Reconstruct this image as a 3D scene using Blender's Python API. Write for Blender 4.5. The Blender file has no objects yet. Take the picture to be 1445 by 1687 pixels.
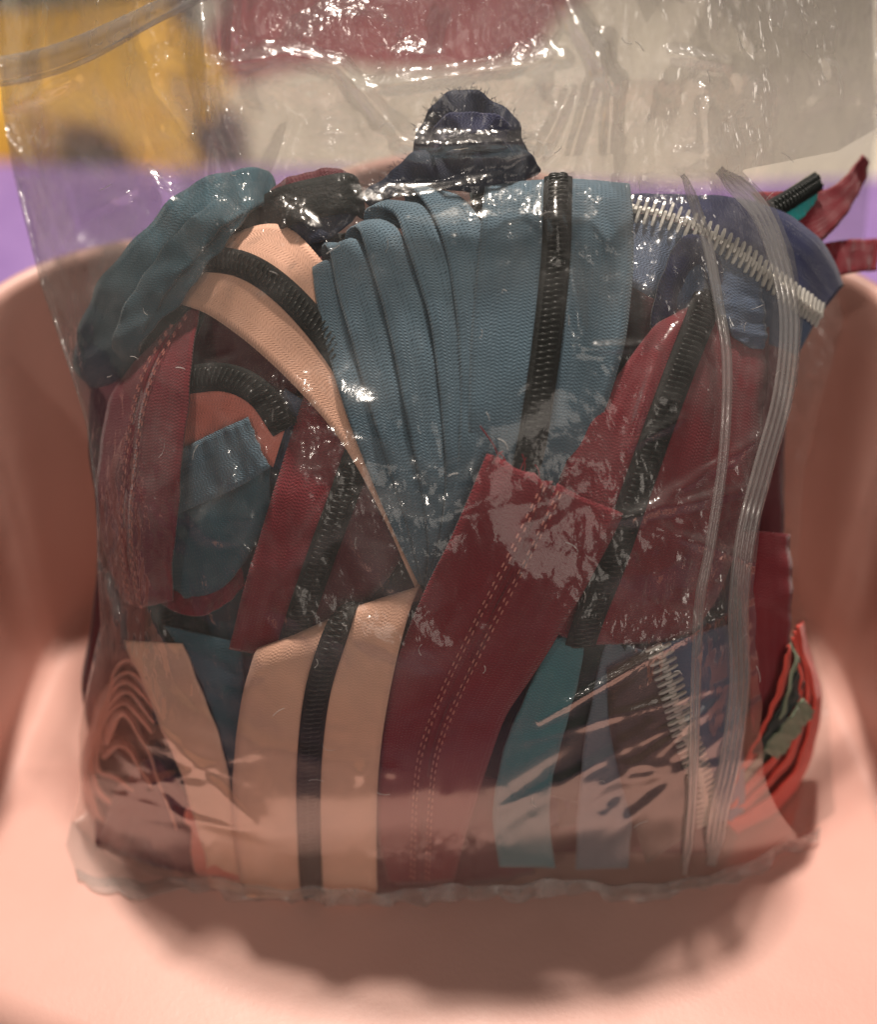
import bpy, math, random
import numpy as np
from mathutils import Vector, Matrix

random.seed(7)
rng = np.random.default_rng(7)
R = math.radians
sc = bpy.context.scene
col = sc.collection

# ------------------------------------------------------------------ camera
W, H = 1445.0, 1687.0            # size of the photograph; layout is measured in its pixels
PITCH, LEAN = R(35), R(18)       # camera looks down, the bag leans back against the chair
FPX = (W / 2) / math.tan(R(21))
_pb = PITCH + math.atan((1480 - H / 2) / FPX)
_t = (251 * math.cos(PITCH) + math.tan(LEAN) * 251 * math.sin(PITCH)) / (math.cos(_pb) + math.tan(LEAN) * math.sin(_pb))
CAM = np.array([0.0, -_t * math.cos(_pb), _t * math.sin(_pb)])      # millimetres
FWD = np.array([0, math.cos(PITCH), -math.sin(PITCH)])
UPV = np.array([0, math.sin(PITCH), math.cos(PITCH)])
RGT = np.array([1.0, 0, 0])
NRM = np.array([0, -math.cos(LEAN), math.sin(LEAN)])               # normal of the bag's front

cd = bpy.data.cameras.new('camera')
cam = bpy.data.objects.new('camera', cd)
col.objects.link(cam)
cam.location = CAM * 0.001
cam.rotation_euler = (math.pi / 2 - PITCH, 0, 0)
cd.sensor_fit = 'HORIZONTAL'
cd.sensor_width = 36
cd.lens = 18 / math.tan(R(21))
cd.clip_start = 0.01
cd.clip_end = 50
cd.dof.use_dof = True
cd.dof.focus_distance = 0.243
cd.dof.aperture_fstop = 7.0
sc.camera = cam

# ------------------------------------------------------------------ light
wd = bpy.data.worlds.new('World')
sc.world = wd
wd.use_nodes = True
bg = wd.node_tree.nodes['Background']
bg.inputs[0].default_value = (1.0, 0.86, 0.74, 1)
bg.inputs[1].default_value = 0.06


def lamp(name, loc, target, size, power, color):
    ld = bpy.data.lights.new(name, 'AREA')
    ld.shape = 'DISK'
    ld.size = size
    ld.energy = power
    ld.color = color
    o = bpy.data.objects.new(name, ld)
    col.objects.link(o)
    o.location = loc
    o.rotation_euler = (Vector(target) - Vector(loc)).to_track_quat('-Z', 'Y').to_euler()
    return o


lamp('ceiling_lamp', (-0.03, 0.82, 2.10), (0, 0, 0.05), 0.17, 55, (1.0, 0.88, 0.77))
lamp('glint_fill', (-0.26, -0.72, 0.80), (0, 0, 0.08), 0.05, 0.95, (1.0, 0.88, 0.77))  # added unseen fill from the front, kept small for sharp glints on the film
lamp('soft_front_fill', (0.42, -1.10, 0.50), (0, 0, 0.10), 0.80, 2.6, (1.0, 0.88, 0.77))  # added broad low fill that lifts the bag front and the film facets

sc.view_settings.view_transform = 'Standard'
sc.view_settings.look = 'None'
sc.view_settings.gamma = 1
sc.view_settings.exposure = 0.24
sc.view_settings.use_curve_mapping = False
sc.render.engine = 'CYCLES'
sc.cycles.transparent_max_bounces = 16
sc.cycles.max_bounces = 6
sc.cycles.diffuse_bounces = 3
sc.cycles.glossy_bounces = 2
sc.cycles.caustics_reflective = False
sc.cycles.caustics_refractive = False
sc.cycles.use_adaptive_sampling = True
sc.cycles.adaptive_threshold = 0.03
sc.cycles.use_denoising = True

# ------------------------------------------------------------------ layout helpers (mm)


def ray(px, py):
    px = np.asarray(px, float); py = np.asarray(py, float)
    a = (px - W / 2) / FPX; b = -(py - H / 2) / FPX
    return FWD + a[..., None] * RGT + b[..., None] * UPV


def P(px, py, d, zmin=0.9):
    """point seen at (px,py) that lies d mm in front of the leaning bag plane, never below the seat"""
    r = ray(px, py)
    s = (np.asarray(d, float) - CAM @ NRM) / (r @ NRM)
    z = CAM[2] + s * r[..., 2]
    s2 = (zmin - CAM[2]) / np.minimum(r[..., 2], -1e-6)
    s = np.where(z < zmin, s2, s)
    return CAM + s[..., None] * r


def G(px, py, z):
    r = ray(px, py)
    s = (z - CAM[2]) / r[..., 2]
    return CAM + s[..., None] * r


def E(px, py):
    """front of the packed contents"""
    px = np.asarray(px, float); py = np.asarray(py, float)
    a = np.abs((px - 735) / 610)
    b = np.where(py > 950, (py - 950) / 530, (950 - py) / 650)
    v = np.where(py > 950, 20 - 18 * b ** 2, 20 - 27 * np.minimum(b, 1) ** 2)
    return v - 27 * np.minimum(a, 1.15) ** 3


def spline(pts, n):
    p = np.array(pts, float)
    if len(p) == 2:
        t = np.linspace(0, 1, n)[:, None]
        return p[0] * (1 - t) + p[1] * t
    q = np.vstack([2 * p[0] - p[1], p, 2 * p[-1] - p[-2]])
    seg = np.linalg.norm(np.diff(p[:, :2], axis=0), axis=1) + 6
    u = np.concatenate([[0], np.cumsum(seg)])
    x = np.linspace(0, u[-1], n)
    i = np.clip(np.searchsorted(u, x, side='right') - 1, 0, len(p) - 2)
    t = ((x - u[i]) / seg[i])[:, None]
    a, b, c, d = q[i], q[i + 1], q[i + 2], q[i + 3]
    return 0.5 * (2 * b + (c - a) * t + (2 * a - 5 * b + 4 * c - d) * t ** 2 + (3 * b - a - 3 * c + d) * t ** 3)


def edge3(pts, n):
    s = spline(pts, n)
    return P(s[:, 0], s[:, 1], E(s[:, 0], s[:, 1]) - s[:, 2])


def unit(v):
    return v / (np.linalg.norm(v, axis=-1, keepdims=True) + 1e-9)


# ------------------------------------------------------------------ mesh helpers


class MB:
    def __init__(self):
        self.v = []; self.f = []; self.uv = []; self.n = 0

    def add(self, verts, faces, uvs=None):
        verts = np.asarray(verts, float)
        for f in faces:
            self.f.append(tuple(i + self.n for i in f))
        self.v.append(verts)
        self.uv.append(np.zeros((len(verts), 2)) if uvs is None else np.asarray(uvs, float))
        self.n += len(verts)

    def grid(self, pts, uvs=None, close=False):
        a, b = pts.shape[:2]
        f = []
        for i in range(a - 1):
            for j in range(b - 1 + (1 if close else 0)):
                k = (j + 1) % b
                f.append((i * b + j, i * b + k, (i + 1) * b + k, (i + 1) * b + j))
        self.add(pts.reshape(-1, 3), f, None if uvs is None else uvs.reshape(-1, 2))

    def slab(self, pts, nrm, th, uvs=None):
        """sheet with thickness: pts (a,b,3), outer face at +th/2"""
        a, b = pts.shape[:2]
        self.n0 = self.n
        f = []
        k = a * b
        for i in range(a - 1):
            for j in range(b - 1):
                q = (i * b + j, i * b + j + 1, (i + 1) * b + j + 1, (i + 1) * b + j)
                f.append(q)
                f.append(tuple(x + k for x in reversed(q)))
        for i in range(a - 1):
            f.append((i * b, (i + 1) * b, (i + 1) * b + k, i * b + k))
            f.append((i * b + b - 1, i * b + b - 1 + k, (i + 1) * b + b - 1 + k, (i + 1) * b + b - 1))
        for j in range(b - 1):
            f.append((j, j + k, j + 1 + k, j + 1))
            o = (a - 1) * b
            f.append((o + j, o + j + 1, o + j + 1 + k, o + j + k))
        v = np.concatenate([(pts + nrm * th / 2).reshape(-1, 3), (pts - nrm * th / 2).reshape(-1, 3)])
        uv = None if uvs is None else np.concatenate([uvs.reshape(-1, 2)] * 2)
        self.add(v, f, uv)

    def tube(self, path, rad, sides=5, e1=None, e2=None):
        path = np.asarray(path, float)
        T = unit(np.gradient(path, axis=0))
        ref = np.array([0.31, 0.22, 0.92])
        A = unit(np.cross(T, ref)); B = np.cross(T, A)
        an = np.linspace(0, 2 * math.pi, sides, endpoint=False)
        rad = np.broadcast_to(rad, (len(path),))
        g = path[:, None] + rad[:, None, None] * (np.cos(an)[None, :, None] * A[:, None] + np.sin(an)[None, :, None] * B[:, None])
        self.grid(g, close=True)

    def build(self, name, mat, parent=None, origin=None, smooth=True):
        v = np.concatenate(self.v)
        o = np.zeros(3) if origin is None else np.asarray(origin)
        me = bpy.data.meshes.new(name)
        me.from_pydata(((v - o) * 0.001).tolist(), [], self.f)
        uv = np.concatenate(self.uv)
        lay = me.uv_layers.new(name='UVMap')
        idx = np.zeros(len(me.loops), dtype=np.int32)
        me.loops.foreach_get('vertex_index', idx)
        lay.data.foreach_set('uv', uv[idx].astype(np.float32).ravel())
        if smooth:
            me.polygons.foreach_set('use_smooth', np.ones(len(me.polygons), dtype=bool))
        me.materials.append(mat)
        me.update()
        ob = bpy.data.objects.new(name, me)
        col.objects.link(ob)
        if parent is not None:
            ob.parent = parent
        return ob


def tag(o, label=None, cat=None, group=None, kind=None):
    if label: o['label'] = label
    if cat: o['category'] = cat
    if group: o['group'] = group
    if kind: o['kind'] = kind
    return o


def thing(name, label, cat, origin, group=None):
    o = bpy.data.objects.new(name, None)
    o.empty_display_size = 0.01
    col.objects.link(o)
    o.location = np.asarray(origin) * 0.001
    return tag(o, label, cat, group)


# ------------------------------------------------------------------ materials


def nt_new(name):
    m = bpy.data.materials.new(name)
    m.use_nodes = True
    nt = m.node_tree
    nt.nodes.clear()
    out = nt.nodes.new('ShaderNodeOutputMaterial')
    return m, nt, out


def math_node(nt, op, a, b=None, c=None):
    n = nt.nodes.new('ShaderNodeMath')
    n.operation = op
    for i, x in enumerate((a, b, c)):
        if x is None: continue
        if isinstance(x, (int, float)): n.inputs[i].default_value = x
        else: nt.links.new(x, n.inputs[i])
    return n.outputs[0]


def noise(nt, vec, scale, detail=3, rough=0.55, dist=0.0):
    n = nt.nodes.new('ShaderNodeTexNoise')
    n.inputs['Scale'].default_value = scale
    n.inputs['Detail'].default_value = detail
    n.inputs['Roughness'].default_value = rough
    n.inputs['Distortion'].default_value = dist
    if vec is not None: nt.links.new(vec, n.inputs['Vector'])
    return n.outputs[0]


def ramp(nt, fac, stops):
    n = nt.nodes.new('ShaderNodeValToRGB')
    e = n.color_ramp.elements
    while len(e) < len(stops): e.new(0.5)
    for k, (p, c) in enumerate(stops):
        e[k].position = p
        e[k].color = (*c, 1) if len(c) == 3 else c
    nt.links.new(fac, n.inputs[0])
    return n.outputs[0]


def srgb(r, g, b):
    return tuple(((c / 255 + 0.055) / 1.055) ** 2.4 if c > 10 else c / 255 / 12.92 for c in (r, g, b))


def fabric(name, rgb, period=0.74, bump=0.55, contrast=0.26, sheen=0.3):
    """woven zipper tape: herringbone of fine ribs, UV is in millimetres"""
    m, nt, out = nt_new(name)
    p = nt.nodes.new('ShaderNodeBsdfPrincipled')
    uv = nt.nodes.new('ShaderNodeUVMap')
    sp = nt.nodes.new('ShaderNodeSeparateXYZ')
    nt.links.new(uv.outputs[0], sp.inputs[0])
    tc = nt.nodes.new('ShaderNodeTexCoord')
    nz = noise(nt, tc.outputs['Object'], 700, 1)
    u = math_node(nt, 'ADD', sp.outputs[0], math_node(nt, 'MULTIPLY', nz, 0.28))
    zig = math_node(nt, 'PINGPONG', math_node(nt, 'ADD', sp.outputs[1], math_node(nt, 'MULTIPLY', nz, 0.4)), 1.7)
    ph = math_node(nt, 'MULTIPLY', math_node(nt, 'ADD', u, math_node(nt, 'MULTIPLY', zig, 0.75)), 2 * math.pi / period)
    a = math_node(nt, 'SINE', ph)
    b = math_node(nt, 'SINE', math_node(nt, 'MULTIPLY', sp.outputs[1], 2 * math.pi / 0.8))
    h = math_node(nt, 'ADD', math_node(nt, 'MULTIPLY', a, 0.17), math_node(nt, 'MULTIPLY', math_node(nt, 'MULTIPLY', a, b), 0.30))
    h = math_node(nt, 'ADD', h, 0.5)
    lo = tuple(c * (1 - contrast) for c in rgb)  # shade in the weave gaps and light on the ribs put into the colour
    hi = tuple(min(1, c * (1 + contrast) + 0.006) for c in rgb)
    c1 = ramp(nt, h, [(0.15, lo), (0.85, hi)])
    blot = noise(nt, tc.outputs['Object'], 55, 3)
    mx = nt.nodes.new('ShaderNodeMix'); mx.data_type = 'RGBA'; mx.blend_type = 'MULTIPLY'
    mx.inputs[0].default_value = 0.5
    nt.links.new(c1, mx.inputs[6])
    nt.links.new(ramp(nt, blot, [(0.3, (0.72, 0.72, 0.74)), (0.7, (1.15, 1.13, 1.12))]), mx.inputs[7])
    nt.links.new(mx.outputs[2], p.inputs['Base Color'])
    p.inputs['Roughness'].default_value = 0.62
    p.inputs['Specular IOR Level'].default_value = 0.3
    p.inputs['Sheen Weight'].default_value = sheen
    p.inputs['Sheen Roughness'].default_value = 0.45
    bp = nt.nodes.new('ShaderNodeBump')
    bp.inputs['Strength'].default_value = bump
    bp.inputs['Distance'].default_value = 0.0004
    nt.links.new(h, bp.inputs['Height'])
    nt.links.new(bp.outputs[0], p.inputs['Normal'])
    nt.links.new(p.outputs[0], out.inputs[0])
    return m


def plain(name, rgb, rough=0.4, spec=0.5, metal=0.0, nscale=400, nbump=0.0, var=0.12):
    m, nt, out = nt_new(name)
    p = nt.nodes.new('ShaderNodeBsdfPrincipled')
    tc = nt.nodes.new('ShaderNodeTexCoord')
    nz = noise(nt, tc.outputs['Object'], nscale, 4)
    c = ramp(nt, nz, [(0.3, tuple(x * (1 - var) for x in rgb)), (0.7, tuple(min(1, x * (1 + var)) for x in rgb))])
    nt.links.new(c, p.inputs['Base Color'])
    p.inputs['Roughness'].default_value = rough
    p.inputs['Specular IOR Level'].default_value = spec
    p.inputs['Metallic'].default_value = metal
    if nbump:
        bp = nt.nodes.new('ShaderNodeBump')
        bp.inputs['Strength'].default_value = nbump
        bp.inputs['Distance'].default_value = 0.0005
        nt.links.new(nz, bp.inputs['Height'])
        nt.links.new(bp.outputs[0], p.inputs['Normal'])
    nt.links.new(p.outputs[0], out.inputs[0])
    return m


def film_material(name, haze0, haze1, rough, gloss, crinkle, cap=0.28):
    """thin clear plastic: mostly lets light through, scuffed haze, sharp reflections on creases"""
    m, nt, out = nt_new(name)
    tc = nt.nodes.new('ShaderNodeTexCoord')
    ob = tc.outputs['Object']
    mp = nt.nodes.new('ShaderNodeMapping')
    mp.inputs['Rotation'].default_value = (0.2, 0.5, 0.6)
    mp.inputs['Scale'].default_value = (1, 1, 0.4)
    nt.links.new(ob, mp.inputs[0])
    hz_n = noise(nt, mp.outputs[0], 60, 3, 0.7)
    fine = noise(nt, mp.outputs[0], 480, 2, 0.6)
    at = nt.nodes.new('ShaderNodeAttribute'); at.attribute_name = 'crumple'
    mask = nt.nodes.new('ShaderNodeMapRange')
    mask.inputs['From Min'].default_value = 0.44; mask.inputs['From Max'].default_value = 0.62
    mask.inputs['To Min'].default_value = 0.12; mask.inputs['To Max'].default_value = 1.0
    nt.links.new(hz_n, mask.inputs['Value'])
    hgt = math_node(nt, 'MULTIPLY', math_node(nt, 'MULTIPLY', fine, mask.outputs[0]), at.outputs['Fac'])
    bp = nt.nodes.new('ShaderNodeBump')
    bp.inputs['Strength'].default_value = crinkle
    bp.inputs['Distance'].default_value = 0.0016
    nt.links.new(hgt, bp.inputs['Height'])
    tr = nt.nodes.new('ShaderNodeBsdfTransparent')
    tr.inputs[0].default_value = (0.985, 0.98, 0.97, 1)
    df = nt.nodes.new('ShaderNodeBsdfDiffuse'); df.inputs[0].default_value = (0.9, 0.88, 0.87, 1)
    tl = nt.nodes.new('ShaderNodeBsdfTranslucent'); tl.inputs[0].default_value = (0.9, 0.88, 0.87, 1)
    ms = nt.nodes.new('ShaderNodeMixShader'); ms.inputs[0].default_value = 0.55
    nt.links.new(df.outputs[0], ms.inputs[1]); nt.links.new(tl.outputs[0], ms.inputs[2])
    hz = nt.nodes.new('ShaderNodeMapRange')
    hz.inputs['From Min'].default_value = 0.42; hz.inputs['From Max'].default_value = 0.72
    hz.inputs['To Min'].default_value = haze0; hz.inputs['To Max'].default_value = haze1
    nt.links.new(hz_n, hz.inputs['Value'])
    m1 = nt.nodes.new('ShaderNodeMixShader')
    hzf = math_node(nt, 'MULTIPLY', hz.outputs[0], math_node(nt, 'ADD', math_node(nt, 'MULTIPLY', at.outputs['Fac'], 1.0), 0.16)) if crinkle > 0.3 else hz.outputs[0]
    nt.links.new(hzf, m1.inputs[0])
    nt.links.new(tr.outputs[0], m1.inputs[1]); nt.links.new(ms.outputs[0], m1.inputs[2])
    gl = nt.nodes.new('ShaderNodeBsdfGlossy')
    gl.inputs['Roughness'].default_value = rough
    gl.inputs[0].default_value = (1, 1, 1, 1)
    nt.links.new(bp.outputs[0], gl.inputs['Normal'])
    g2 = nt.nodes.new('ShaderNodeBsdfGlossy')          # fine scuffing spreads most of the reflection
    g2.inputs['Roughness'].default_value = 0.30
    nt.links.new(bp.outputs[0], g2.inputs['Normal'])
    gm = nt.nodes.new('ShaderNodeMixShader'); gm.inputs[0].default_value = 0.45
    nt.links.new(gl.outputs[0], gm.inputs[1]); nt.links.new(g2.outputs[0], gm.inputs[2])
    fr = nt.nodes.new('ShaderNodeFresnel'); fr.inputs['IOR'].default_value = 1.45
    ff = math_node(nt, 'MINIMUM', math_node(nt, 'MULTIPLY', fr.outputs[0], gloss), cap)
    m2 = nt.nodes.new('ShaderNodeMixShader')
    nt.links.new(ff, m2.inputs[0])
    nt.links.new(m1.outputs[0], m2.inputs[1]); nt.links.new(gm.outputs[0], m2.inputs[2])
    nt.links.new(m2.outputs[0], out.inputs[0])
    return m


FAB = {
    'blue': fabric('blue_tape', srgb(91, 118, 135), contrast=0.38, bump=0.7),  # stronger contrast paints highlight dots on the weave
    'slate': fabric('slate_blue_tape', srgb(88, 108, 138)),
    'navy': fabric('navy_tape', srgb(28, 38, 86)),
    'ink': fabric('ink_tape', srgb(26, 36, 60), sheen=0.05, bump=0.25),
    'red': fabric('wine_red_tape', srgb(134, 27, 42), contrast=0.2),
    'maroon': fabric('maroon_tape', srgb(98, 30, 42), contrast=0.2),
    'peach': fabric('peach_tape', srgb(249, 193, 166), contrast=0.1, bump=0.4),
    'salmon': fabric('salmon_tape', srgb(252, 146, 130), contrast=0.14),
    'coral': fabric('coral_tape', srgb(226, 86, 72), contrast=0.14),
    'pink': fabric('dusty_pink_tape', srgb(226, 156, 138), contrast=0.14),
    'teal': fabric('teal_tape', srgb(82, 136, 146)),
    'turquoise': fabric('turquoise_tape', srgb(56, 190, 190)),
    'petrol': fabric('petrol_tape', srgb(60, 98, 113)),
    'bottle': fabric('dark_green_tape', srgb(34, 48, 46)),
    'grey': fabric('slate_grey_tape', srgb(112, 124, 136)),
    'brown': fabric('brown_tape', srgb(92, 74, 66)),
    'sage': fabric('sage_tape', srgb(130, 140, 118)),
}
M_COIL = plain('black_coil', (0.020, 0.024, 0.022), 0.34, 0.5)
M_COILBAND = plain('black_band', (0.014, 0.016, 0.015), 0.7, 0.3, nscale=1500, nbump=0.6)
M_TOOTH = plain('pale_metal_tooth', (0.86, 0.83, 0.76), 0.28, 0.6, metal=0.35)
M_STITCH = plain('stitch_thread', srgb(216, 140, 130), 0.7, 0.3)
M_REDTHREAD = plain('red_thread', srgb(140, 30, 42), 0.7, 0.3)
M_LINT = plain('pale_lint', (0.75, 0.72, 0.70), 0.8, 0.2)
M_FILM = film_material('clear_film', 0.08, 0.25, 0.085, 1.45, 1.0, 0.27)
M_STRIP = film_material('zip_strip_plastic', 0.20, 0.32, 0.10, 1.5, 0.1, 0.25)
M_SEAM = film_material('folded_film_edge', 0.16, 0.30, 0.10, 1.2, 0.1, 0.2)

# ------------------------------------------------------------------ chair


def chair_plastic():
    m, nt, out = nt_new('pink_chair_plastic')
    p = nt.nodes.new('ShaderNodeBsdfPrincipled')
    tc = nt.nodes.new('ShaderNodeTexCoord')
    big = noise(nt, tc.outputs['Object'], 14, 5)
    c = ramp(nt, big, [(0.3, srgb(216, 168, 156)), (0.7, srgb(228, 182, 170))])
    nt.links.new(c, p.inputs['Base Color'])
    fine = noise(nt, tc.outputs['Object'], 900, 3)
    r = nt.nodes.new('ShaderNodeMapRange')
    r.inputs['To Min'].default_value = 0.34; r.inputs['To Max'].default_value = 0.52
    nt.links.new(noise(nt, tc.outputs['Object'], 60, 5, 0.7), r.inputs['Value'])
    nt.links.new(r.outputs[0], p.inputs['Roughness'])
    p.inputs['Specular IOR Level'].default_value = 0.4
    p.inputs['Subsurface Weight'].default_value = 0.0
    bp0 = nt.nodes.new('ShaderNodeBump'); bp0.inputs['Strength'].default_value = 0.25; bp0.inputs['Distance'].default_value = 0.004
    nt.links.new(noise(nt, tc.outputs['Object'], 16, 3), bp0.inputs['Height'])
    bp = nt.nodes.new('ShaderNodeBump'); bp.inputs['Strength'].default_value = 0.2; bp.inputs['Distance'].default_value = 0.0003
    nt.links.new(bp0.outputs[0], bp.inputs['Normal'])
    nt.links.new(fine, bp.inputs['Height']); nt.links.new(bp.outputs[0], p.inputs['Normal'])
    nt.links.new(p.outputs[0], out.inputs[0])
    return m


M_CHAIR = chair_plastic()
FLOOR_Z = -125.0


def build_chair():
    root = thing('chair', 'small pink moulded plastic tub chair under the bag', 'chair', (0, 50, FLOOR_Z))
    org = np.array([0, 50, FLOOR_Z])
    xw, yb, yf, rc = 119.0, 122.0, -24.0, 34.0
    # plan line of the foot of the wall: left front -> back -> right front
    plan, nrm = [], []
    for y in np.linspace(yf - 6, yb - rc, 26):
        plan.append((-xw - 4 * (yb - y) / 160, y)); nrm.append((-1, 0))
    for a in np.linspace(180, 90, 18)[1:]:
        plan.append((-xw + rc + rc * math.cos(R(a)), yb - rc + rc * math.sin(R(a)))); nrm.append((math.cos(R(a)), math.sin(R(a))))
    for x in np.linspace(-xw + rc, xw - rc, 34)[1:]:
        plan.append((x, yb)); nrm.append((0, 1))
    for a in np.linspace(90, 0, 18)[1:]:
        plan.append((xw - rc + rc * math.cos(R(a)), yb - rc + rc * math.sin(R(a)))); nrm.append((math.cos(R(a)), math.sin(R(a))))
    for y in np.linspace(yb - rc, yf - 6, 26)[1:]:
        plan.append((xw + 4 * (yb - y) / 160, y)); nrm.append((1, 0))
    plan = np.array(plan); nrm = np.array(nrm)
    # wall height: full at the back, arms dip to the front
    ht = np.interp(plan[:, 1], [yf - 6, 30, 80, yb], [34, 66, 100, 106]) + 28 * np.exp(-(plan[:, 0] / 62) ** 2) * np.clip((plan[:, 1] - 60) / 50, 0, 1)
    lean = np.interp(plan[:, 1], [yf, 60, yb], [-0.13, -0.12, 0.15])
    rf = 6.0
    prof = []
    for a in np.linspace(0, 90, 9):
        prof.append(('f', math.sin(R(a)) * rf, rf - math.cos(R(a)) * rf))
    rows = []
    for k, (_, o, z) in enumerate(prof):
        rows.append(np.column_stack([plan + nrm * (o - rf), np.full(len(plan), z)]))
    for t in np.linspace(0, 1, 16)[1:]:
        h = rf + (ht - rf) * t
        rows.append(np.column_stack([plan + nrm * (lean * (h - rf))[:, None], h]))
    top = rows[-1]
    for a in np.linspace(0, 180, 9)[1:]:       # rolled rim
        rows.append(np.column_stack([top[:, :2] + nrm * (3.2 - 3.2 * math.cos(R(a))), top[:, 2] + 3.2 * math.sin(R(a))]))
    for t in np.linspace(1, 0, 8)[1:]:
        h = rf + (ht - rf) * t
        rows.append(np.column_stack([plan + nrm * (lean * (h - rf) + 6.4)[:, None], h - 10 * (1 - t)]))
    g = np.array(rows)
    mb = MB(); mb.grid(g)
    mb.build('backrest', M_CHAIR, root, org)
    # seat pan with rounded front lip
    inner = plan - nrm * rf
    n = 40
    mb = MB()
    cols = []
    for i in range(n + 1):
        t = i / n
        x = -(xw - rf + 5) + 2 * (xw - rf + 5) * t
        fy = yf - 26 * (1 - (2 * t - 1) ** 2) - 12 * t
        ys = list(np.linspace(yb - rf - (0 if abs(x) < xw - rc else rc - math.sqrt(max(0, rc ** 2 - (abs(x) - xw + rc) ** 2)) - 0) , fy + 9, 30))
        c = [(x, y, 0.0) for y in ys]
        for a in np.linspace(0, 120, 10)[1:]:
            c.append((x, fy + 9 - 9 * math.sin(R(a)), -9 + 9 * math.cos(R(a))))
        for zz in (-18, -24):
            c.append((x, fy + 6, zz))
        for y in np.linspace(fy + 12, yb - rf, 6):
            c.append((x, y, -26))
        cols.append(c)
    mb.grid(np.array(cols))
    mb.build('seat', M_CHAIR, root, org)
    for sx in (-1, 1):
        for y in (-12, 108):
            mb = MB()
            p = np.array([[sx * 92, y, -24], [sx * 100, y, -70], [sx * 106, y + (6 if y > 0 else -6), FLOOR_Z + 0.5]])
            mb.tube(spline(p, 12), np.linspace(17, 12, 12), 14)
            mb.build('leg', M_CHAIR, root, org)
    return root


build_chair()

# ------------------------------------------------------------------ surroundings


def cloth_material(name, c0, c1, scale=30):
    m, nt, out = nt_new(name)
    p = nt.nodes.new('ShaderNodeBsdfPrincipled')
    tc = nt.nodes.new('ShaderNodeTexCoord')
    nz = noise(nt, tc.outputs['Object'], scale, 5)
    nt.links.new(ramp(nt, nz, [(0.3, c0), (0.7, c1)]), p.inputs['Base Color'])
    p.inputs['Roughness'].default_value = 0.85
    bp = nt.nodes.new('ShaderNodeBump'); bp.inputs['Strength'].default_value = 0.4; bp.inputs['Distance'].default_value = 0.002
    nt.links.new(noise(nt, tc.outputs['Object'], 500, 3), bp.inputs['Height']); nt.links.new(bp.outputs[0], p.inputs['Normal'])
    nt.links.new(p.outputs[0], out.inputs[0])
    return m


mb = MB()
xs = np.linspace(-2600, 2600, 60); ys = np.linspace(-700, 4200, 60)
X, Y = np.meshgrid(xs, ys)
mb.grid(np.dstack([X, Y, np.full_like(X, FLOOR_Z)]))
tag(mb.build('floor', cloth_material('purple_mat', srgb(50, 34, 48), srgb(62, 44, 60))), kind='structure')  # shade around the chair is put into the mat's dark colour


def pad(name, label, cat, quad, thick, mat, seed):
    """soft folded cloth lying on the mat; quad = photo points on the ground"""
    q = [G(np.array(a), np.array(b), FLOOR_Z) for a, b in quad]
    r = np.random.default_rng(seed)
    n = 40
    u = np.linspace(0, 1, n)
    U, V = np.meshgrid(u, u)
    base = (q[0] * ((1 - U) * (1 - V))[..., None] + q[1] * (U * (1 - V))[..., None] + q[2] * (U * V)[..., None] + q[3] * ((1 - U) * V)[..., None])
    e = np.minimum(np.minimum(U, 1 - U), np.minimum(V, 1 - V))
    prof = np.sqrt(np.clip(1 - (1 - np.clip(e / 0.12, 0, 1)) ** 2, 0, 1))
    wav = np.zeros_like(U)
    for k in range(7):
        f = r.uniform(-9, 9, 2); wav += np.sin(f[0] * U + f[1] * V + r.uniform(0, 6)) * 0.10
    z = prof * thick * (1 + wav)
    jx = np.stack([np.sin(9 * V + seed) * 45 + np.sin(23 * V) * 14, np.sin(8 * U + seed) * 45 + np.sin(21 * U) * 14, np.zeros_like(U)], -1)
    topg = base + jx * (1 - prof)[..., None]
    topg = topg + np.array([0, 0, 1.0]) * (z + 2)[..., None]
    org = base.mean((0, 1))
    mb = MB(); mb.grid(topg)
    bot = topg.copy(); bot[..., 2] = FLOOR_Z + 1
    mb.grid(bot[:, ::-1])
    o = mb.build(name, mat, None, org)
    o.location = org * 0.001
    tag(o, label, cat)
    return o


pad('folded_cloth', 'yellow folded cloth on the purple mat behind the chair', 'cloth', [((-260), 285), (345, 292), (330, 60), (-200, 45)], 60, cloth_material('yellow_cloth', srgb(232, 174, 62), srgb(244, 196, 84)), 3)
pad('folded_cloth', 'purple cloth lying on the mat just behind the chair', 'cloth', [(-400, 560), (1900, 560), (1800, 285), (-300, 280)], 10, cloth_material('purple_cloth', srgb(150, 118, 184), srgb(166, 134, 198)), 14)
pad('folded_cloth', 'dull maroon cloth spread beyond the yellow one', 'cloth', [(335, 165), (905, 130), (985, -130), (330, -130)], 30, cloth_material('maroon_cloth', srgb(138, 72, 78), srgb(160, 88, 92)), 5)
pad('folded_cloth', 'pale beige sheet spread on the mat behind the chair', 'cloth', [(330, 318), (1900, 380), (2100, -150), (350, -150)], 12, cloth_material('beige_cloth', srgb(206, 198, 184), srgb(220, 212, 198)), 8)
pad('folded_cloth', 'grey green cloth at the far side of the yellow one', 'cloth', [(-300, 40), (200, 40), (260, -130), (-300, -130)], 40, cloth_material('green_cloth', srgb(104, 106, 88), srgb(126, 124, 108)), 11)

# ------------------------------------------------------------------ zippers


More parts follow.
